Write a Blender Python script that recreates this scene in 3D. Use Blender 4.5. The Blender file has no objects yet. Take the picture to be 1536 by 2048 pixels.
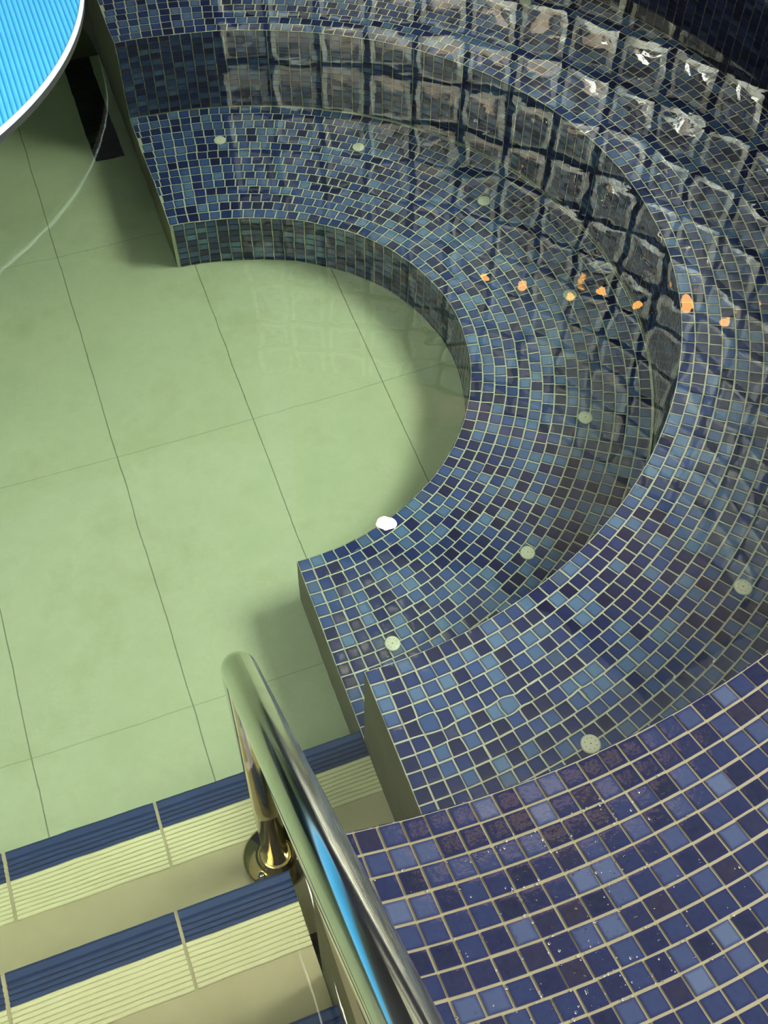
import bpy, math, random
import numpy as np
from mathutils import Vector, Matrix
rnd = random.Random(7)
nr = np.random.default_rng(7)
sc = bpy.context.scene
COL = sc.collection
PI = math.pi

# ------------------------------------------------------------------ dimensions (metres, water level z = 0)
P = 0.0252
RA, RB, RC = 0.4886, 0.8665, 1.268
ZA, ZB, ZC, ZF = -0.7301, -0.3819, 0.1572, -0.9202
XA, XB, XC = -0.002, -0.002, -0.1988
ROUT = 3.0

def shape(t):
    return 0.4 * (0.0663 * np.cos(2 * t) - 0.0372 * np.sin(2 * t) + 0.0022 * np.cos(3 * t) + 0.0185 * np.sin(3 * t))
def rA(t): return RA + shape(t)
def rB(t): return RB + shape(t) + 0.0091 * np.cos(t) + 0.0018 * np.sin(t)
def rC(t): return RC + shape(t) + 0.0017 * np.cos(t) + 0.0164 * np.sin(t)

# ------------------------------------------------------------------ node helpers
def srgb(r, g, b):
    f = lambda c: (c / 255 / 12.92) if c / 255 <= 0.04045 else ((c / 255 + 0.055) / 1.055) ** 2.4
    return (f(r), f(g), f(b), 1)
class NT:
    def __init__(self, name):
        self.m = bpy.data.materials.new(name); self.m.use_nodes = True
        self.t = self.m.node_tree; self.t.nodes.clear()
        self.out = self.n('ShaderNodeOutputMaterial')
    def n(self, typ, **kw):
        x = self.t.nodes.new(typ)
        for k, v in kw.items(): setattr(x, k, v)
        return x
    def l(self, a, b): self.t.links.new(a, b)
    def val(self, sock, v):
        if hasattr(v, 'is_output'): self.l(v, sock)
        else: sock.default_value = v
    def math(self, op, a, b=0.0, c=0.0):
        x = self.n('ShaderNodeMath', operation=op)
        for i, v in enumerate((a, b, c)): self.val(x.inputs[i], v)
        return x.outputs[0]
    def mix(self, f, a, b, blend='MIX'):
        x = self.n('ShaderNodeMix', data_type='RGBA', blend_type=blend)
        self.val(x.inputs[0], f); self.val(x.inputs[6], a); self.val(x.inputs[7], b)
        return x.outputs[2]
    def noise(self, scale, detail=3, rough=0.5, vec=None, dist=0.0):
        x = self.n('ShaderNodeTexNoise'); x.inputs['Scale'].default_value = scale
        x.inputs['Detail'].default_value = detail; x.inputs['Roughness'].default_value = rough; x.inputs['Distortion'].default_value = dist
        self.l(vec or self.obj(), x.inputs['Vector']); return x.outputs[0]
    def obj(self):
        if not hasattr(self, '_tc'): self._tc = self.n('ShaderNodeNewGeometry')
        return self._tc.outputs['Position']
    def ramp(self, f, stops, interp='LINEAR'):
        x = self.n('ShaderNodeValToRGB'); x.color_ramp.interpolation = interp; e = x.color_ramp.elements
        e[0].position, e[0].color = stops[0]; e[1].position, e[1].color = stops[-1]
        for p, c in stops[1:-1]: y = e.new(p); y.color = c
        self.val(x.inputs[0], f); return x.outputs[0]
    def bump(self, h, dist, strength=1.0):
        x = self.n('ShaderNodeBump'); x.inputs['Distance'].default_value = dist; x.inputs['Strength'].default_value = strength
        self.l(h, x.inputs['Height']); return x.outputs[0]
    def bsdf(self, color, rough=0.5, metal=0.0, normal=None, **kw):
        b = self.n('ShaderNodeBsdfPrincipled')
        self.val(b.inputs['Base Color'], color); self.val(b.inputs['Roughness'], rough); b.inputs['Metallic'].default_value = metal
        if normal: self.l(normal, b.inputs['Normal'])
        for k, v in kw.items(): self.val(b.inputs[k.replace('_', ' ')], v)
        self.l(b.outputs[0], self.out.inputs['Surface']); return b

def mat_mosaic(name, stops, grime=0.0, gloss=0.1, wet=0.0):
    N = NT(name)
    a = N.n('ShaderNodeAttribute', attribute_name='tile')
    s = N.n('ShaderNodeSeparateColor'); N.l(a.outputs['Color'], s.inputs[0])
    base = N.ramp(s.outputs[0], stops)
    cloud = N.noise(140, 4, 0.6)
    base = N.mix(N.math('MULTIPLY', cloud, 0.10), base, (0.09, 0.13, 0.22, 1))
    e = N.math('SMOOTH_MIN', N.math('MULTIPLY_ADD', s.outputs[1], 1.25, N.math('MULTIPLY_ADD', cloud, 0.5, -0.22)), 1.0, 0.1)
    pool = N.mix(0.8, base, (0.008, 0.010, 0.055, 1))
    colr = N.mix(e, pool, base)
    nb = N.bump(N.noise(60, 3, 0.6), 0.0005, 1.0)
    N.bsdf(colr, gloss, 0, nb, Specular_IOR_Level=0.36 if wet else 0.5)
    return N.m
DECK_ST = [(0.0, srgb(5, 7, 34)), (0.2, srgb(9, 13, 46)), (0.28, srgb(24, 18, 36)), (0.36, srgb(14, 20, 54)), (0.55, srgb(24, 33, 66)), (0.72, srgb(34, 44, 76)), (0.88, srgb(46, 56, 86)), (1.0, srgb(64, 76, 102))]
BENCH_ST = [(0.0, srgb(16, 20, 66)), (0.25, srgb(24, 36, 92)), (0.45, srgb(38, 58, 116)), (0.62, srgb(54, 80, 138)), (0.78, srgb(78, 106, 152)), (0.95, srgb(98, 130, 168)), (1.0, srgb(52, 48, 90))]
M = {}
M['deck_tile'] = mat_mosaic('deck_mosaic', DECK_ST, gloss=0.12, wet=1)
M['bench_tile'] = mat_mosaic('bench_mosaic', BENCH_ST, gloss=0.12)

def simple(name, c, rough=0.6, metal=0.0, nscale=0, namt=0.0, c2=None, bump=0.0, **kw):
    N = NT(name)
    col = c; nb = None
    if nscale:
        f = N.noise(nscale, 5, 0.6)
        col = N.mix(N.math('MULTIPLY_ADD', f, namt * 2, 0.5 - namt), c, c2 or tuple(x * 0.6 for x in c[:3]) + (1,))
        if bump: nb = N.bump(f, bump)
    N.bsdf(col, rough, metal, nb, **kw)
    return N.m
M['grout'] = simple('grout', srgb(212, 216, 192), 0.85, 0, 60, 0.5, srgb(190, 192, 164))
M['plaster'] = simple('plaster', srgb(140, 134, 100), 0.8, 0, 9, 0.5, srgb(112, 106, 76))
M['tan_tread'] = simple('tread_stone', srgb(204, 192, 152), 0.7, 0, 14, 0.6, srgb(184, 172, 132))
M['cream_jet'] = simple('cream_plastic', srgb(236, 236, 206), 0.35)
M['hole'] = simple('jet_hole', srgb(70, 70, 50), 0.7)
def mat_steel():
    N = NT('polished_steel')
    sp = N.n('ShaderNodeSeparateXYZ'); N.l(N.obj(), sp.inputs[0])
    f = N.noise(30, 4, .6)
    clean = N.mix(f, (0.84, 0.82, 0.76, 1), (0.70, 0.68, 0.62, 1)); warm_refl = N.mix(f, (0.62, 0.46, 0.16, 1), (0.34, 0.23, 0.07, 1))  # brass-brown warm reflection painted into the steel colour below the waterline
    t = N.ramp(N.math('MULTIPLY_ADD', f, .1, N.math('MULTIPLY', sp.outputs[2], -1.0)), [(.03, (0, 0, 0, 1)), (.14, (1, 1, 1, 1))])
    N.bsdf(N.mix(t, clean, warm_refl), 0.09, 1.0); return N.m
M['steel'] = mat_steel()
M['bolt'] = simple('bolt_steel', (0.6, 0.58, 0.54, 1), 0.15, 1.0)
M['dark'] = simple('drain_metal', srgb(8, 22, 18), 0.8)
M['mortar'] = simple('mortar', srgb(16, 20, 38), 0.7, 0, 20, 0.4)
M['brown_wall'] = simple('brown_wall', srgb(150, 128, 112), 0.8, 0, 2.6, 1.3, srgb(48, 40, 34))
M['pool_wall'] = simple('pool_wall_plaster', srgb(150, 160, 120), 0.8)
M['white_edge'] = simple('pale_blue_edge', srgb(206, 238, 250), 0.4)
M['pedestal'] = simple('pedestal_dark', srgb(26, 34, 32), 0.7)
M['lamp_metal'] = simple('lamp_metal', srgb(60, 55, 50), 0.4, 0.8)

def mat_floor():
    N = NT('pool_floor_tiles')
    sep = N.n('ShaderNodeSeparateXYZ')
    w = N.noise(5, 3); 
    N.l(N.obj(), sep.inputs[0])
    jx = N.math('ABSOLUTE', N.math('SUBTRACT', N.math('FRACT', N.math('DIVIDE', N.math('ADD', sep.outputs[0], 0.2629 + 0.1513 + 3.026), 0.3026)), 0.5))
    jy = N.math('ABSOLUTE', N.math('SUBTRACT', N.math('FRACT', N.math('DIVIDE', N.math('ADD', sep.outputs[1], 0.0201 + 0.29755 + 5.951), 0.5951)), 0.5))
    lx = N.math('LESS_THAN', N.math('MULTIPLY', jx, 0.3026), 0.0012)
    ly = N.math('LESS_THAN', N.math('MULTIPLY', jy, 0.5951), 0.0013)
    line = N.math('MAXIMUM', lx, N.math('MULTIPLY', ly, 0.4))
    stain = N.ramp(N.noise(7, 6, 0.65), [(0.3, srgb(186, 194, 156)), (0.52, srgb(196, 201, 165)), (0.72, srgb(182, 188, 148))])
    fine = N.noise(45, 5, 0.7)
    c = N.mix(N.math('MULTIPLY_ADD', fine, 0.5, -0.12), stain, srgb(172, 178, 138))
    c = N.mix(N.math('MULTIPLY', line, 0.7), c, srgb(92, 96, 66))
    N.bsdf(c, 0.75, 0, N.bump(fine, 0.001))
    return N.m
M['floor'] = mat_floor()

def mat_ribbed(name, c, c2, rough=0.55):
    N = NT(name)
    f = N.noise(30, 4, 0.6)
    N.bsdf(N.mix(N.math('MULTIPLY', f, 0.6), c, c2), rough)
    return N.m
M['nosing_blue'] = mat_ribbed('nosing_blue', srgb(20, 56, 106), srgb(14, 44, 88))
M['nosing_cream'] = mat_ribbed('nosing_cream', srgb(240, 234, 188), srgb(222, 214, 164))
M['blue_rib'] = mat_ribbed('blue_ribbed_plastic', srgb(68, 166, 222), srgb(48, 142, 206), 0.45)

def mat_water():
    N = NT('pool_water')
    n1 = N.noise(5.0, 2, 0.5, dist=0.3); n2 = N.noise(26, 2, 0.5, dist=0.4)
    h = N.math('ADD', n1, N.math('MULTIPLY', n2, 0.05))
    for x, y, amp, w in ((.004, -1.071, .40, .016), (.020, -1.095, -.25, .012), (.101, -1.083, .34, .012), (.118, -1.079, -.2, .010), (.198, -1.102, .2, .010), (-.263, -.324, .10, .02), (-.267, -.566, .10, .02), (-.03, .56, .3, .03), (.06, .64, -.3, .03)):
        d = N.n('ShaderNodeVectorMath', operation='DISTANCE'); N.l(N.obj(), d.inputs[0]); d.inputs[1].default_value = (x, y, 0)
        e = N.math('EXPONENT', N.math('MULTIPLY', N.math('POWER', N.math('DIVIDE', d.outputs['Value'], w), 2.0), -1.0))
        h = N.math('MULTIPLY_ADD', e, amp, h)
    nb = N.bump(h, 0.0011)
    g = N.n('ShaderNodeBsdfRefraction'); g.inputs['IOR'].default_value = 1.333; g.inputs['Roughness'].default_value = 0.0
    N.l(nb, g.inputs['Normal'])
    gl = N.n('ShaderNodeBsdfGlossy'); gl.inputs['Roughness'].default_value = 0.0; N.l(nb, gl.inputs['Normal'])
    fr = N.n('ShaderNodeFresnel'); fr.inputs['IOR'].default_value = 1.333; N.l(nb, fr.inputs['Normal'])
    mx = N.n('ShaderNodeMixShader'); N.l(N.math('MINIMUM', N.math('MULTIPLY', fr.outputs[0], 2.4), 1.0), mx.inputs[0])
    N.l(g.outputs[0], mx.inputs[1]); N.l(gl.outputs[0], mx.inputs[2]); N.l(mx.outputs[0], N.out.inputs['Surface'])
    v = N.n('ShaderNodeVolumeAbsorption'); v.inputs['Color'].default_value = (0.44, 0.81, 0.66, 1); v.inputs['Density'].default_value = 0.36
    N.l(v.outputs[0], N.out.inputs['Volume'])
    return N.m
M['water'] = mat_water()
def mat_glassblock(name, haze, tint):
    N = NT(name)
    nb = N.bump(N.noise(9, 1.0, 0.5, dist=1.0), 0.020)
    g = N.n('ShaderNodeBsdfGlass'); g.inputs['IOR'].default_value = 1.45; g.inputs['Roughness'].default_value = 0.0
    g.inputs['Color'].default_value = (0.90, 0.93, 0.88, 1)
    N.l(nb, g.inputs['Normal'])
    tr = N.n('ShaderNodeBsdfTranslucent'); tr.inputs['Color'].default_value = tint
    mx = N.n('ShaderNodeMixShader'); mx.inputs[0].default_value = haze
    N.l(g.outputs[0], mx.inputs[1]); N.l(tr.outputs[0], mx.inputs[2]); N.l(mx.outputs[0], N.out.inputs['Surface'])
    return N.m
M['glass'] = mat_glassblock('glass_block', 0.16, (.55, .60, .50, 1)); M['glass_rim'] = mat_glassblock('glass_block_rim', 0.8, (.72, .78, .68, 1))
def emit(name, c, s):
    N = NT(name); e = N.n('ShaderNodeEmission'); e.inputs[0].default_value = c; e.inputs[1].default_value = s
    N.l(e.outputs[0], N.out.inputs['Surface']); return N.m

# ------------------------------------------------------------------ object helpers
def link(o, parent=None):
    COL.objects.link(o)
    if parent: o.parent = parent
    return o
def mesh(name, V, F, mats, parent=None, smooth=False, mi=None, tile=None):
    me = bpy.data.meshes.new(name)
    me.from_pydata([tuple(map(float, v)) for v in V], [], [tuple(int(i) for i in f) for f in F])
    for m in (mats if isinstance(mats, (list, tuple)) else [mats]): me.materials.append(m)
    if smooth: me.polygons.foreach_set('use_smooth', np.ones(len(me.polygons), bool))
    if mi is not None: me.polygons.foreach_set('material_index', np.array(mi, dtype=np.int32))
    if tile is not None:
        at = me.attributes.new('tile', 'FLOAT_COLOR', 'POINT'); at.data.foreach_set('color', np.asarray(tile, np.float32).ravel())
    me.update()
    return link(bpy.data.objects.new(name, me), parent)
def tag(o, label=None, cat=None, group=None, kind=None):
    if label: o['label'] = label
    if cat: o['category'] = cat
    if group: o['group'] = group
    if kind: o['kind'] = kind
    return o
def empty(name, loc=(0, 0, 0)):
    o = bpy.data.objects.new(name, None); o.location = loc; o.empty_display_size = 0.1
    return link(o)
class MB:
    def __init__(s): s.V = []; s.F = []; s.mi = []
    def add(s, V, F, mi=0):
        o = len(s.V); s.V += [tuple(v) for v in V]; s.F += [tuple(i + o for i in f) for f in F]; s.mi += [mi] * len(F)
    def box(s, x0, x1, y0, y1, z0, z1, mi=0):
        s.add([(x, y, z) for z in (z0, z1) for y in (y0, y1) for x in (x0, x1)],
              [(0, 2, 3, 1), (4, 5, 7, 6), (0, 1, 5, 4), (2, 6, 7, 3), (0, 4, 6, 2), (1, 3, 7, 5)], mi)
    def lathe(s, prof, n=32, cx=0, cy=0, cz=0, mi=0):
        o = len(s.V)
        V = [(cx + r * math.cos(2 * PI * i / n), cy + r * math.sin(2 * PI * i / n), cz + z) for r, z in prof for i in range(n)]
        F = [(k * n + i, k * n + (i + 1) % n, (k + 1) * n + (i + 1) % n, (k + 1) * n + i) for k in range(len(prof) - 1) for i in range(n)]
        F.append(tuple(range((len(prof) - 1) * n, len(prof) * n))); F.append(tuple(reversed(range(n))))
        s.add(V, F, mi)
    def tube(s, pts, r, n=24, mi=0, cap=True):
        pts = [Vector(p) for p in pts]; V = []; F = []
        up = Vector((1, 0, 0))
        for i, p in enumerate(pts):
            t = (pts[min(i + 1, len(pts) - 1)] - pts[max(i - 1, 0)]).normalized()
            a = (up - t * up.dot(t)).normalized(); b = t.cross(a)
            V += [p + (a * math.cos(2 * PI * j / n) + b * math.sin(2 * PI * j / n)) * r for j in range(n)]
        for i in range(len(pts) - 1):
            F += [(i * n + j, i * n + (j + 1) % n, (i + 1) * n + (j + 1) % n, (i + 1) * n + j) for j in range(n)]
        if cap: F += [tuple(reversed(range(n))), tuple(range((len(pts) - 1) * n, len(pts) * n))]
        s.add(V, F, mi)
    def build(s, name, mats, parent=None, smooth=False): return mesh(name, s.V, s.F, mats, parent, smooth, s.mi)

# ------------------------------------------------------------------ ring curves and mosaic
TH = np.linspace(-PI * 0.75, PI * 0.75, 3001)
class Ring:
    """one concentric curve r(t)+off, cut by the plane x = xe at both ends, by arc length from the lower end"""
    def __init__(s, fn, off, xe, tmax=None):
        r = fn(TH) + off; x = r * np.cos(TH)
        ok = x >= xe; i0 = np.argmax(ok); i1 = len(ok) - 1 - np.argmax(ok[::-1])
        def cross(i, j): 
            f = (xe - x[i]) / (x[j] - x[i]); return TH[i] + f * (TH[j] - TH[i])
        t0, t1 = cross(i0 - 1, i0), cross(i1 + 1, i1)
        if tmax is not None: t1 = min(t1, tmax)
        s.t = np.linspace(t0, t1, 900); rr = fn(s.t) + off
        s.xy = np.stack([rr * np.cos(s.t), rr * np.sin(s.t)], 1)
        d = np.hypot(*np.diff(s.xy, axis=0).T); s.s = np.r_[0, np.cumsum(d)]; s.L = s.s[-1]
    def theta(s, a): return np.interp(a, s.s, s.t)
    def at(s, a): return np.stack([np.interp(a, s.s, s.xy[:, 0]), np.interp(a, s.s, s.xy[:, 1])], 1)

class Mosaic:
    """glazed tiles, each a pillowed plate; corners given as 4x3 arrays (counter-clockwise seen from outside)"""
    def __init__(s): s.V = []; s.F = []; s.T = []
    def tile(s, q, n, gap=0.0030, h=0.0016, seed=None):
        q = np.asarray(q, float); n = np.asarray(n, float); c = q.mean(0)
        ex = (q[1] - q[0] + q[2] - q[3]) / 2; ey = (q[3] - q[0] + q[2] - q[1]) / 2
        lx, ly = np.linalg.norm(ex), np.linalg.norm(ey)
        if lx < 0.004 or ly < 0.004: return
        fx, fy = 1 - gap / lx, 1 - gap / ly
        if fx < 0.15 or fy < 0.15: return
        def cn(u, v): # bilinear, u,v in [-1,1]
            return (q[0] * (1 - u) * (1 - v) + q[1] * (1 + u) * (1 - v) + q[2] * (1 + u) * (1 + v) + q[3] * (1 - u) * (1 + v)) / 4
        tl = nr.normal(0, 0.00012, 2); jit = nr.normal(0, 0.00025, 3)
        jit -= n * jit.dot(n)
        sg = [(-1, -1), (1, -1), (1, 1), (-1, 1)]
        v = []
        for fac, hh in ((1.0, -0.001), (1.0, h - 0.00012), (1.0, h - 0.00012), (0.94, h - 0.00003), (0.60, h)):
            for a, b in sg: v.append(cn(a * fx * fac, b * fy * fac) + n * (hh + tl[0] * a + tl[1] * b) + jit)
        o = len(s.V); s.V += v
        for k in (0, 2, 3):
            for i in range(4):
                j = (i + 1) % 4; s.F.append((o + k * 4 + i, o + k * 4 + j, o + k * 4 + 4 + j, o + k * 4 + 4 + i))
        s.F.append((o + 16, o + 17, o + 18, o + 19))
        r = nr.random(); 
        s.T += [(r, e, 0, 1) for e in (0, 0, 0, .25, 1) for _ in range(4)]
    def build(s, name, mat, parent):
        return mesh(name, s.V, s.F, mat, parent, True, None, s.T)

def seat_mosaic(fn, rows, xe, z, name, mat, parent, tmax=None, fo=None):
    mo = Mosaic()
    for k in range(rows):
        ring = Ring(fn, (k + 0.5) * P, xe, tmax)
        n = int(ring.L / P) ; a = np.arange(n + 1) * P
        a = np.r_[a, ring.L] if ring.L - a[-1] > 0.008 else a
        wob = np.cumsum(nr.normal(0, 0.0003, len(a))); wob -= np.linspace(0, wob[-1], len(a)); wob[0] = 0
        t = ring.theta(a + wob)
        ri, ro = fn(t) + k * P, fn(t) + (k + 1) * P
        if fo: ri, ro = np.minimum(ri, fo(t) - 0.0042), np.minimum(ro, fo(t) - 0.004)
        I = np.stack([ri * np.cos(t), ri * np.sin(t)], 1); O = np.stack([ro * np.cos(t), ro * np.sin(t)], 1)
        if True:   # first edge follows the cut plane
            I[0, 0] = O[0, 0] = xe
        for j in range(len(a) - 1):
            q = [(*I[j], z), (*O[j], z), (*O[j + 1], z), (*I[j + 1], z)]
            mo.tile(q, (0, 0, 1))
    return mo.build(name, mat, parent)

def riser_mosaic(fn, xe, ztop, zbot, name, mat, parent, tmax=None):
    mo = Mosaic(); ring = Ring(fn, 0, xe, tmax)
    a = np.arange(int(ring.L / P) + 1) * P; t = ring.theta(a); p = ring.at(a)
    rows = int(math.ceil((ztop - zbot) / P))
    for j in range(len(a) - 1):
        d = p[j + 1] - p[j]; nrm = np.array([-d[1], d[0], 0]) / np.hypot(*d)
        for k in range(rows):
            z1 = ztop - 0.001 - k * P; z0 = z1 - P
            z0 = max(z0, zbot + 0.002)
            if z1 - z0 < 0.006: continue
            q = [(*p[j + 1], z0), (*p[j], z0), (*p[j], z1), (*p[j + 1], z1)]
            mo.tile(q, nrm, gap=0.0026)
    return mo.build(name, mat, parent)

def ring_solid(fi, fo, xe, z0, z1, name, mats, parent, tmax=None):
    """solid of a bench: top + inner face (grout), end faces (plaster)"""
    a, b = Ring(fi, 0, xe, tmax), Ring(fo, 0, xe, tmax)
    n = 300
    A = a.at(np.linspace(0, a.L, n)); B = b.at(np.linspace(0, b.L, n))
    V = []; F = []; mi = []
    for X, z in ((A, z0), (A, z1), (B, z0), (B, z1)): V += [(x, y, z) for x, y in X]
    for i in range(n - 1):
        F += [(n + i, 3 * n + i, 3 * n + i + 1, n + i + 1), (i, n + i, n + i + 1, i + 1), (2 * n + i, 2 * n + i + 1, 3 * n + i + 1, 3 * n + i), (i, i + 1, 2 * n + i + 1, 2 * n + i)]; mi += [0, 0, 0, 0]
    F += [(0, 2 * n, 3 * n, n), (n - 1, 2 * n - 1, 4 * n - 1, 3 * n - 1)]; mi += [1, 1]
    return mesh(name, V, F, mats, parent, False, mi)

def bench(label, fi, fo, xe, z, zb, rows, jets):
    root = empty('spa_bench', (0, 0, 0))
    tag(root, label, 'bench', 'curved spa benches')
    ring_solid(fi, lambda t: fo(t) - 0.0032, xe, ZF, z, 'bench_body', [M['grout'], M['plaster']], root)
    seat_mosaic(fi, rows, xe, z, 'seat_tile', M['bench_tile'], root, None, fo)
    riser_mosaic(fi, xe, z, zb, 'riser_tile', M['bench_tile'], root)
    for x, y in jets: jet(root, x, y, z)
    return root
JET = {}
def jet(root, x, y, z):
    if not JET:
        m = MB(); r = 0.0150
        m.lathe([(r, 0), (r, 0.0035), (r * 0.95, 0.0048), (r * 0.8, 0.0056), (r * 0.4, 0.0062), (0.0006, 0.0064)], 40)
        JET['cap'] = m.build('air_jet', [M['cream_jet']], root, True)
        for nm, pos, rr, mt in (('jet_hole', [(0.0088 * math.cos(k * PI / 4 + .3), 0.0088 * math.sin(k * PI / 4 + .3)) for k in range(8)], 0.0007, M['hole']), ('jet_screw', [(0, 0)], 0.0010, M['hole'])):
            for px, py in pos[:1]:
                h = MB(); h.lathe([(rr, 0.0), (rr, 0.0008)], 10)
                JET[nm] = h.build(nm, [mt], JET['cap'])
            JET[nm + '_p'] = pos
        first = True; cap = JET['cap']; hs = JET['jet_hole']; sw = JET['jet_screw']
        hs.location = (*JET['jet_hole_p'][0], 0.0054); sw.location = (0, 0, 0.0060); cap.location = (x, y, z)
        tops = JET['jet_hole_p'][1:]
    else:
        cap = JET['cap'].copy(); link(cap, root); cap.location = (x, y, z); cap.rotation_euler = (0, 0, rnd.random() * 6)
        sw = JET['jet_screw'].copy(); link(sw, cap); tops = JET['jet_hole_p']
    for px, py in tops:
        h = JET['jet_hole'].copy(); link(h, cap); h.location = (px, py, 0.0054)
    cap['label'] = 'round cream perforated jet cap'

bench('lower curved bench of blue mosaic, its inner rim curving around the pale green pool floor', rA, rB, XA, ZA, ZF, 16,
      [(.185, .687), (.494, .553), (.709, .283), (.773, -.049), (.659, -.360), (.416, -.606), (.108, -.692)])
bench('upper curved bench of blue mosaic, between the lower bench and the dry tiled rim', rB, rC, XB, ZB, ZA, 17,
      [(.622, -.922), (.272, -1.075), (.961, .662)])

# ------------------------------------------------------------------ tiled deck around the spa
M['deck_grout'] = simple('deck_grout', srgb(122, 119, 92), 0.6, 0, 60, 0.5, srgb(102, 99, 75))
deck = empty('pool_deck'); tag(deck, 'dry dark blue mosaic deck rising above the water at the lower right', 'pool deck', kind='structure')
ring_solid(rC, lambda t: 0 * t + ROUT, XC, -1.15, ZC, 'deck_body', [M['deck_grout'], M['plaster']], deck)
def deck_mosaic():
    mo = Mosaic(); band = 8; nb = 11
    for b in range(nb):
        off = b * band * P; ring = Ring(rC, off, XC)
        pit = P * 0.965 if b else P * 0.985
        a = np.arange(0, ring.L, pit)
        if b > 3: a = a[:int(len(a) * 0.6)]
        base = ring.at(a); t = ring.theta(a)
        t0 = t[0]
        d = ring.at(np.minimum(a + 0.002, ring.L)) - ring.at(np.maximum(a - 0.002, 0)); tg = np.arctan2(d[:, 1], d[:, 0]); nrm = tg - PI / 2
        dirn = nrm + (-PI / 2 - nrm[0]) * np.exp(-a / 0.5)
        dv = np.stack([np.cos(dirn), np.sin(dirn)], 1) / np.cos(dirn - nrm)[:, None]
        for k in range(band):
            I = base + dv * (k * P); O = base + dv * ((k + 1) * P)
            for j in range(len(a) - 1):
                if np.hypot(*I[j]) > ROUT - 0.1: continue
                mo.tile([(*I[j], ZC), (*O[j], ZC), (*O[j + 1], ZC), (*I[j + 1], ZC)], (0, 0, 1), gap=0.0031)
    return mo.build('deck_tile', M['deck_tile'], deck)
deck_mosaic()
riser_mosaic(rC, XC, ZC, ZB, 'riser_tile', M['deck_tile'], deck)
def end_tiles():
    mo = Mosaic(); y = -float(Ring(rC, 0, XC).xy[0, 1])
    for j in range(40):
        for k in range(2):
            y0 = -y - j * P; z1 = ZC - 0.001 - k * P
            mo.tile([(XC, y0, z1 - P), (XC, y0 - P, z1 - P), (XC, y0 - P, z1), (XC, y0, z1)], (-1, 0, 0))
    return mo.build('end_tile', M['deck_tile'], deck)
# ------------------------------------------------------------------ pool shell
def boxobj(name, b, mat, parent=None):
    m = MB(); m.box(*b); return m.build(name, [mat], parent)
tag(boxobj('floor', (-2.3, 0.9, -1.95, 2.7, ZF - 0.12, ZF), M['floor']), 'pale green tiled pool floor under water', 'floor', kind='structure')
tag(boxobj('wall_left', (-2.5, -2.2, -2.2, 2.9, -1.15, 0.157), M['pool_wall']), 'pool side wall', 'wall', kind='structure')
tag(boxobj('wall_far', (-2.3, 1.5, 2.6, 2.9, -1.15, 0.157), M['pool_wall']), 'pool end wall', 'wall', kind='structure')
w = MB(); w.box(-2.199, 1.49, -1.9, 2.599, -1.1, 0.0)
tag(w.build('pool_water', [M['water']]), 'clear greenish pool water filling the spa', 'water', kind='structure')

# ------------------------------------------------------------------ steps with ribbed nosing tiles
stairs = empty('pool_stairs', (-0.7, -1.0, ZF))
tag(stairs, 'submerged pool steps edged with blue and cream ribbed tiles', 'steps')
SP = 0.2318; T = 0.2506; SD = 0.1154
def nosing(length):
    """one ribbed nosing tile, x from -length to 0, front edge y=0 running back to y=-SD, top at z=0"""
    m = MB(); sec = [(0.0, -0.030), (0.0, -0.004), (-0.0012, -0.0012), (-0.004, 0.0)]
    y = -0.017
    sec.append((y + 0.003, 0.0))
    nb = 4; blue_end = -0.049
    p = (blue_end - y) / -nb
    cuts = []
    def rib(y0, pitch):
        return [(y0 - pitch * 0.08, -0.0036), (y0 - pitch * 0.24, -0.0036), (y0 - pitch * 0.40, 0.0006), (y0 - pitch * 0.85, 0.0006), (y0 - pitch, -0.0001)]
    for i in range(nb): sec += rib(y - i * p, p)
    ib = len(sec) - 1
    nc = 9; pc = (SD - 0.001 + blue_end) / nc
    for i in range(nc): sec += rib(blue_end - i * pc, pc)
    sec += [(-SD + 0.0005, -0.001), (-SD + 0.0005, -0.008)]
    n = len(sec)
    V = [(-length, yy, zz) for yy, zz in sec] + [(0, yy, zz) for yy, zz in sec]
    F = [(i, i + 1, n + i + 1, n + i) for i in range(n - 1)]
    mi = [0 if i < ib else 1 for i in range(n - 1)]
    F += [tuple(range(n - 1, -1, -1)), tuple(range(n, 2 * n))]; mi += [1, 1]
    me = mesh('nosing_tile', V, F, [M['nosing_blue'], M['nosing_cream']], None, False, mi)
    return me
proto = {}
def get_nosing(L, parent):
    k = round(L, 3)
    if k not in proto:
        o = nosing(L); proto[k] = o
    else: o = proto[k].copy(); link(o)
    o.parent = parent; return o
for i, (y, z, xj) in enumerate([(-.8233, -.7371, -.3682), (-1.055, -.5372, -.371), (-1.2868, -.3373, -.372), (-1.5186, -.1374, -.373)]):
    xr = XB - 0.0006 if i == 0 else XC - 0.0006
    m = MB(); zt = z - 0.0035; yb = y - SP - 0.06
    m.box(-2.199, xr, yb if i < 3 else -1.95, y - 0.002, ZF, z - 0.004, 0)
    st = m.build('step', [M['tan_tread']], stairs); st.location = -Vector(stairs.location)
    if i == 0: st['label'] = 'lowest step'
    j = 0; x1 = xj - 0.003
    # tiles to the left of the joint, then the cut one to the right
    right = get_nosing(xr - xj - 0.001, st); right.location = (xr, y, z)
    for q in range(6):
        o = get_nosing(T - 0.006, st); o.location = (xj - 0.004 - q * T, y, z)

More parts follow.
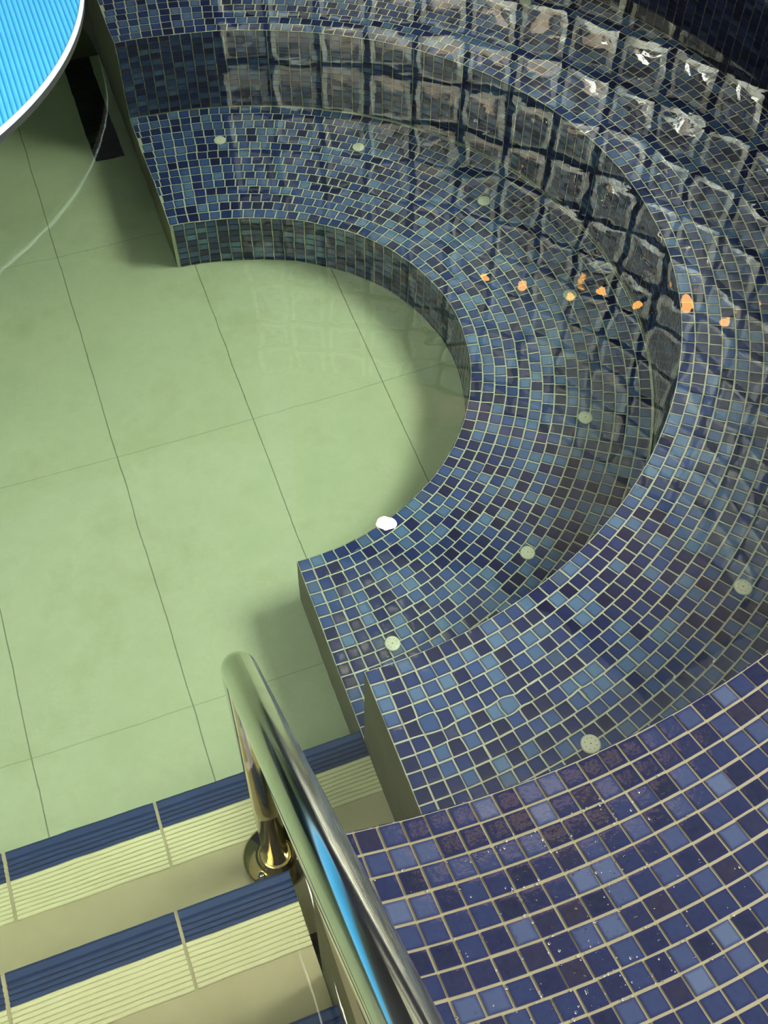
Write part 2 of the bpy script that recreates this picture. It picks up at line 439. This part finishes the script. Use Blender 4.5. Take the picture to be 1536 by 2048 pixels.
# ------------------------------------------------------------------ handrail
hr = empty('handrail', (-.205, -.981, -.7362)); tag(hr, 'polished steel handrail sloping up from the lowest pool step', 'handrail')
def arc_fillet(p0, p1, p2, r, n=12):
    p0, p1, p2 = map(Vector, (p0, p1, p2)); a = (p0 - p1).normalized(); b = (p2 - p1).normalized()
    ang = a.angle(b); d = r / math.tan(ang / 2); c = p1 + (a + b).normalized() * (r / math.sin(ang / 2))
    s, e = p1 + a * d - c, p1 + b * d - c; tot = s.angle(e); ax = s.cross(e).normalized()
    return [c + Matrix.Rotation(tot * i / n, 3, ax) @ s for i in range(n + 1)]
X0 = -.205
A = (X0, -.981, -.7355); B = (X0, -.981, .130); Cc = (X0, -1.62, .702); D = (X0, -1.85, .708); E_ = (X0, -1.85, -.1374)
pts = [Vector(A), Vector((X0, -.981, -.4))] + arc_fillet(A, B, Cc, 0.055, 14) + arc_fillet(B, Cc, D, .15) + arc_fillet(Cc, D, E_, .1) + [Vector(E_)]
m = MB(); m.tube([p - hr.location for p in pts], .0204, 32); m.build('tube', [M['steel']], hr, True)
m = MB(); m.lathe([(.0545, 0), (.0545, .003), (.051, .006), (.034, .0085), (.028, .012), (.0265, .018), (.0245, .019)], 48)
fl = m.build('flange', [M['steel']], hr, True)
for k in range(3):
    b = MB(); b.lathe([(.0065, 0), (.0065, .002), (.0055, .0045), (.003, .006), (.0005, .0064)], 16)
    if k == 0: b0 = b.build('bolt', [M['bolt']], fl, True); o = b0
    else: o = b0.copy(); link(o, fl)
    a = [-2.5, -.45, 1.5][k]; o.location = (.040 * math.cos(a), .040 * math.sin(a), .006)

# ------------------------------------------------------------------ blue ribbed round platform
ZP = 0.12; PC = (-0.772, 0.652); PR = 0.712
bp = empty('ribbed_platform', (PC[0], PC[1], ZF)); tag(bp, 'round light blue ribbed platform with a pale rim just above the pool water', 'platform')
def ribbed_disc():
    V = []; F = []; n = 150; pit = 2 * PR / n
    xs = []
    for i in range(n):
        x0 = -PR + i * pit
        xs += [(x0 + pit * .1, 0), (x0 + pit * .35, .0022), (x0 + pit * .75, .0022), (x0 + pit * .95, 0)]
    cols = []
    R = PR - 0.004
    for x, h in xs:
        yy = math.sqrt(max(R * R - x * x, 1e-6)); cols.append((x, yy, h))
    m = 2
    for x, yy, h in cols: V += [(x, -yy, h), (x, yy, h)]
    for i in range(len(cols) - 1): F.append((2 * i, 2 * i + 2, 2 * i + 3, 2 * i + 1))
    o = mesh('ribbed_top', V, F, [M['blue_rib']], bp); o.location = (0, 0, ZP - ZF - 0.002); return o
ribbed_disc()
m = MB(); m.lathe([(PR - .03, -.008), (PR - .001, -.008), (PR, -.007), (PR, -.001), (PR - .001, .001), (PR - .006, .001), (PR - .006, -.003)], 160, 0, 0, ZP - ZF)
m.build('rim', [M['white_edge']], bp, True)
m = MB(); m.lathe([(PR - .006, -.024), (PR - .002, -.022), (PR - .002, -.0082)], 128, 0, 0, ZP - ZF); m.build('underside', [M['pedestal']], bp)
m = MB(); m.lathe([(.28, 0), (.28, .04), (.25, .06), (.25, ZP - ZF - .024)], 40); m.build('pedestal', [M['pedestal']], bp, True)

# drain channel in the floor beside the end of the benches
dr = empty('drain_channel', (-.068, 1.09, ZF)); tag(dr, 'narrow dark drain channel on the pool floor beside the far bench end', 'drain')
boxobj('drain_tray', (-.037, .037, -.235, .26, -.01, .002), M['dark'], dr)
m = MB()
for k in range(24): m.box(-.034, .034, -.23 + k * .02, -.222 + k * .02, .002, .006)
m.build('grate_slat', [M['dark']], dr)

# ------------------------------------------------------------------ glass block wall and what stands behind it
WR, WB, WW, WPH, WOX, WOY, WZ = 2.1798, .1872, .0833, .7164, -.0775, .0093, .7606
gw = empty('wall_right', (WOX, WOY, ZC)); tag(gw, 'curved glass block wall with dark joints, mirrored in the water', 'wall', kind='structure')
def block_wall():
    gl = MB(); mo = MB(); j = 0.011; D = .08
    C0, C1 = -7, 8; R0, R1 = -3, 11
    def pt(r, a, z): return (r * math.cos(a), r * math.sin(a), z - ZC)
    for c in range(C0, C1):
        a0, a1 = WPH - c * WW, WPH - (c + 1) * WW; da = j / WR
        for k in range(R0, R1):
            z0, z1 = WZ + k * WB + j, WZ + (k + 1) * WB - j
            V = []; lo, hi = a1 + da, a0 - da; e = .020; ea = e / WR
            for r, ins in ((WR, 1), (WR + .014, 0), (WR + D - .014, 0), (WR + D, 1)):
                V += [pt(r, lo + ea * ins, z0 + e * ins), pt(r, hi - ea * ins, z0 + e * ins), pt(r, hi - ea * ins, z1 - e * ins), pt(r, lo + ea * ins, z1 - e * ins)]
            F = [(0, 1, 2, 3), (15, 14, 13, 12)]
            for q in (1, 0, 2):
                for i in range(4): F.append((q * 4 + i, q * 4 + 4 + i, q * 4 + 4 + (i + 1) % 4, q * 4 + (i + 1) % 4))
            gl.add(V, F[:6], 0); o = len(gl.V) - 16
            gl.F += [tuple(i + o for i in f) for f in F[6:]]; gl.mi += [1] * 4 + [0] * 4
    def bar(alo, ahi, z0, z1, n=1):
        r0, r1 = WR + .004, WR + D - .004
        for i in range(n):
            a, b = alo + (ahi - alo) * i / n, alo + (ahi - alo) * (i + 1) / n
            V = [pt(r, t, z) for z in (z0, z1) for r in (r0, r1) for t in (a, b)]
            mo.add(V, [(0, 2, 3, 1), (4, 5, 7, 6), (0, 1, 5, 4), (2, 6, 7, 3), (0, 4, 6, 2), (1, 3, 7, 5)])
    zb, zt = WZ + R0 * WB, WZ + R1 * WB
    for c in range(C0, C1 + 1):
        a = WPH - c * WW; bar(a - j / WR * .96, a + j / WR * .96, zb, zt)
    for k in range(R0, R1 + 1):
        z = WZ + k * WB; bar(WPH - C1 * WW, WPH - C0 * WW, z - j * .96, z + j * .96, C1 - C0)
    bar(WPH - C1 * WW, WPH - C0 * WW, ZC, zb - j, C1 - C0)
    gl.build('block_glazing', [M['glass'], M['glass_rim']], gw); mo.build('mortar_joint', [M['mortar']], gw)
block_wall()
V = []; F = []; n = 60; r = 3.35
for i in range(n + 1):
    a = 0.22 + 1.07 * i / n; V += [(r * math.cos(a), r * math.sin(a), ZC), (r * math.cos(a), r * math.sin(a), 4.6), ((r + .1) * math.cos(a), (r + .1) * math.sin(a), ZC), ((r + .1) * math.cos(a), (r + .1) * math.sin(a), 4.6)]
for i in range(n): F += [(4 * i, 4 * i + 1, 4 * i + 5, 4 * i + 4), (4 * i + 2, 4 * i + 6, 4 * i + 7, 4 * i + 3), (4 * i + 1, 4 * i + 3, 4 * i + 7, 4 * i + 5)]
tag(mesh('wall_back', V, F, [M['brown_wall']]), 'warm brown wall behind the glass blocks', 'wall', kind='structure')
V = []; F = []
for i in range(n + 1):
    a = 0.22 + 1.07 * i / n
    V += [(q * math.cos(a), q * math.sin(a), z) for q in (2.27, 3.44) for z in (4.5, 4.6)]
for i in range(n):
    o = 4 * i; F += [(o, o + 2, o + 6, o + 4), (o + 1, o + 5, o + 7, o + 3), (o, o + 4, o + 5, o + 1), (o + 2, o + 3, o + 7, o + 6)]
tag(mesh('ceiling', V, F, simple('ceiling_dark', srgb(70, 60, 54), .8)), 'dark ceiling of the passage behind the glass blocks', 'ceiling', kind='structure')
# bright frosted window in the wall behind the glass blocks
def emit_pattern(name, c, st, sc_):
    N = NT(name); e = N.n('ShaderNodeEmission'); e.inputs[0].default_value = c
    g = N.ramp(N.noise(sc_, 2, .5, dist=.8), [(.43, (.06, .06, .06, 1)), (.49, (1, 1, 1, 1))])
    N.val(e.inputs[1], N.math('MULTIPLY', g, st)); N.l(e.outputs[0], N.out.inputs['Surface']); return N.m
def curved_panel(name, a0, a1, z0, z1, mat, label):
    m = MB()
    for i in range(12):
        a, b = a0 + (a1 - a0) * i / 12, a0 + (a1 - a0) * (i + 1) / 12
        m.add([(q * math.cos(t), q * math.sin(t), z) for q in (3.33, 3.345) for z in (z0, z1) for t in (a, b)], [(0, 1, 3, 2), (4, 6, 7, 5), (0, 4, 5, 1), (2, 3, 7, 6), (0, 2, 6, 4), (1, 5, 7, 3)])
    tag(m.build(name, [mat]), label, 'window', kind='structure')
curved_panel('window_1', .225, .80, 1.15, 2.4, emit_pattern('daylight_window', (1, .98, .93, 1), 9.0, 6.0), 'bright window behind the glass blocks')
curved_panel('rail_glow_strip', .80, 1.26, .50, 1.35, emit('rail_stripe_glow', (1, .97, .86, 1), 6.0), 'unseen glowing strip added low behind the glass blocks')  # unseen glowing strip, added to put a bright stripe on the handrail

# unseen dark wall added past the glass blocks to darken the water's reflection
V = []; F = []; n = 24
for i in range(n + 1):
    a = WPH + 7 * WW + .004 + 1.35 * i / n
    V += [(WOX + q * math.cos(a), WOY + q * math.sin(a), z) for q in (WR, WR + .08) for z in (ZC, 3.3)]
for i in range(n):
    o = 4 * i; F += [(o, o + 1, o + 5, o + 4), (o + 2, o + 6, o + 7, o + 3), (o + 1, o + 3, o + 7, o + 5)]
F += [(0, 2, 3, 1), (4 * n, 4 * n + 1, 4 * n + 3, 4 * n + 2)]
tag(mesh('shade_wall', V, F, simple('dark_wall', srgb(48, 52, 58), .7, 0, 3, .5)), 'unseen dark wall added beside the glass block wall to darken the reflection', 'wall', kind='structure')

# ------------------------------------------------------------------ water drops on the dry rim
N = NT('water_drop'); g = N.n('ShaderNodeBsdfGlass'); g.inputs['IOR'].default_value = 1.33; g.inputs['Roughness'].default_value = 0.02
N.l(g.outputs[0], N.out.inputs['Surface'])
m = MB()
for k in range(420):
    x = rnd.gauss(.03, .075); y = rnd.uniform(-1.46, -1.265)
    if math.hypot(x, y) < RC + .005 or x < -.18: continue
    q = rnd.choice((.0006, .0008, .0010, .0014)); 
    m.lathe([(q, -.0002), (q * .92, q * .25), (q * .65, q * .45), (q * .25, q * .55)], 10, x, y, ZC + .0017)
tag(m.build('water_drops', [N.m], None, True), 'scattered water drops on the tiles of the dry rim', 'water', kind='stuff')

# ------------------------------------------------------------------ lamps
def lamp(name, label, cat, loc, r, em, top, group=None):
    o = empty(name, loc); tag(o, label, cat, group)
    m = MB(); m.lathe([(r * math.sin(PI * i / 12) + 1e-4, -r * math.cos(PI * i / 12)) for i in range(13)], 20); m.build('bulb', [em], o, True)
    m = MB(); m.lathe([(r * .7, r * .75), (r * .7, r * 1.2), (r * .3, r * 1.5), (.004, r * 1.6), (.004, top - loc[2])], 16); m.build('cord', [M['lamp_metal']], o, True)
    return o
amber = emit('amber_bulb', (1, .46, .10, 1), 8)
WL = [(1.407, 1.537, 1.964), (1.523, 1.415, 1.931), (1.649, 1.257, 1.887), (1.725, 1.144, 1.784), (1.808, .999, 1.754), (1.884, .84, 1.63), (1.946, .673, 1.599)]
for k, p in enumerate(WL):
    nth = ['first', 'second', 'third', 'fourth', 'fifth', 'sixth', 'last'][k]
    if k == 0:
        a = math.atan2(p[1] - WOY, p[0] - WOX)
        w0 = empty('wall_lamp', p); w0.rotation_euler = (0, 0, a)
        tag(w0, 'first of seven small amber lamps on the glass wall, counted from its far end', 'lamp', 'amber lamps on the glass wall')
        m = MB(); m.lathe([(.021 * math.sin(PI * i / 12) + 1e-4, -.021 * math.cos(PI * i / 12)) for i in range(13)], 20); m.build('bulb', [amber], w0, True)
        m = MB(); m.box(.018, .048, -.008, .008, -.008, .008); m.build('bracket', [M['lamp_metal']], w0)
    else:
        w = w0.copy(); link(w); w['label'] = nth + ' of seven small amber lamps on the glass wall, counted from its far end'; w.location = p; w.rotation_euler = (0, 0, math.atan2(p[1] - WOY, p[0] - WOX))
        for ch in w0.children:
            c = ch.copy(); c.parent = w; COL.objects.link(c)
lamp('ceiling_lamp', 'warm white round lamp above the spa, mirrored at the lower bench rim', 'lamp', (.67, .79, 2.4), .042, emit('warm_bulb', (1, .82, .52, 1), 120), 3.4)

pl = empty('light_panel', (.85, -.40, 2.9)); tag(pl, 'long pinkish light panel hung above the rim, glinting on the wet tiles', 'lamp')
m = MB(); m.box(-.43, .43, -.10, .10, .004, .05); m.build('panel_housing', [M['lamp_metal']], pl)
m = MB(); m.box(-.42, .42, -.09, .09, 0, .0035); m.build('panel_diffuser', [emit('pink_panel', (1, .66, .50, 1), 2.2)], pl)
for sx in (-.3, .3):
    m = MB(); m.box(sx - .004, sx + .004, -.004, .004, .05, 1.6); m.build('panel_cord', [M['lamp_metal']], pl)

# ------------------------------------------------------------------ light
def area(name, loc, target, sx, sy, power, c):
    L = bpy.data.lights.new(name, 'AREA'); L.shape = 'RECTANGLE'; L.size = sx; L.size_y = sy; L.energy = power; L.color = c
    o = bpy.data.objects.new(name, L); link(o); o.location = loc
    o.rotation_euler = (Vector(target) - Vector(loc)).to_track_quat('-Z', 'Y').to_euler(); return o
area('hall_light', (5.2, -1.1, 4.4), (0, -.1, -.3), 3.0, 2.4, 600, (1, .95, .84))
area('hall_light_left', (-2.6, -2.2, 3.2), (-.3, -.3, -.5), 2.4, 2.4, 60, (1, .96, .86))
area('corridor_light', (2.45 * math.cos(.6), 2.45 * math.sin(.6), 2.3), (4 * math.cos(.6), 4 * math.sin(.6), 2.3), 2.6, 3.4, 340, (1, .94, .86))
wd = bpy.data.worlds.new('hall'); sc.world = wd; wd.use_nodes = True
bg = wd.node_tree.nodes['Background']; bg.inputs[0].default_value = (.90, .92, .86, 1); bg.inputs[1].default_value = 0.36

# ------------------------------------------------------------------ camera
cam = bpy.data.cameras.new('camera'); co = bpy.data.objects.new('camera', cam); link(co); sc.camera = co
yaw, tilt, roll = -.3772, .6197, .0203
R = Matrix.Rotation(yaw, 3, 'Z') @ Matrix.Rotation(tilt, 3, 'X') @ Matrix.Rotation(roll, 3, 'Z')
co.matrix_world = Matrix.Translation((-.2699, -1.5914, 1.2657)) @ R.to_4x4()
cam.sensor_fit = 'VERTICAL'; cam.sensor_height = 24; cam.lens = 2214.93 / 2048 * 24; cam.clip_start = 0.02

vs = sc.view_settings; vs.view_transform = 'Standard'; vs.look = 'None'; vs.gamma = 1; vs.use_curve_mapping = False; vs.exposure = 0.95
cy = sc.cycles
cy.max_bounces = 11; cy.transmission_bounces = 9; cy.glossy_bounces = 5; cy.diffuse_bounces = 3; cy.transparent_max_bounces = 8
cy.sample_clamp_indirect = 12; cy.caustics_refractive = True; cy.caustics_reflective = True; cy.blur_glossy = 0.3
cy.use_denoising = True; cy.use_adaptive_sampling = False
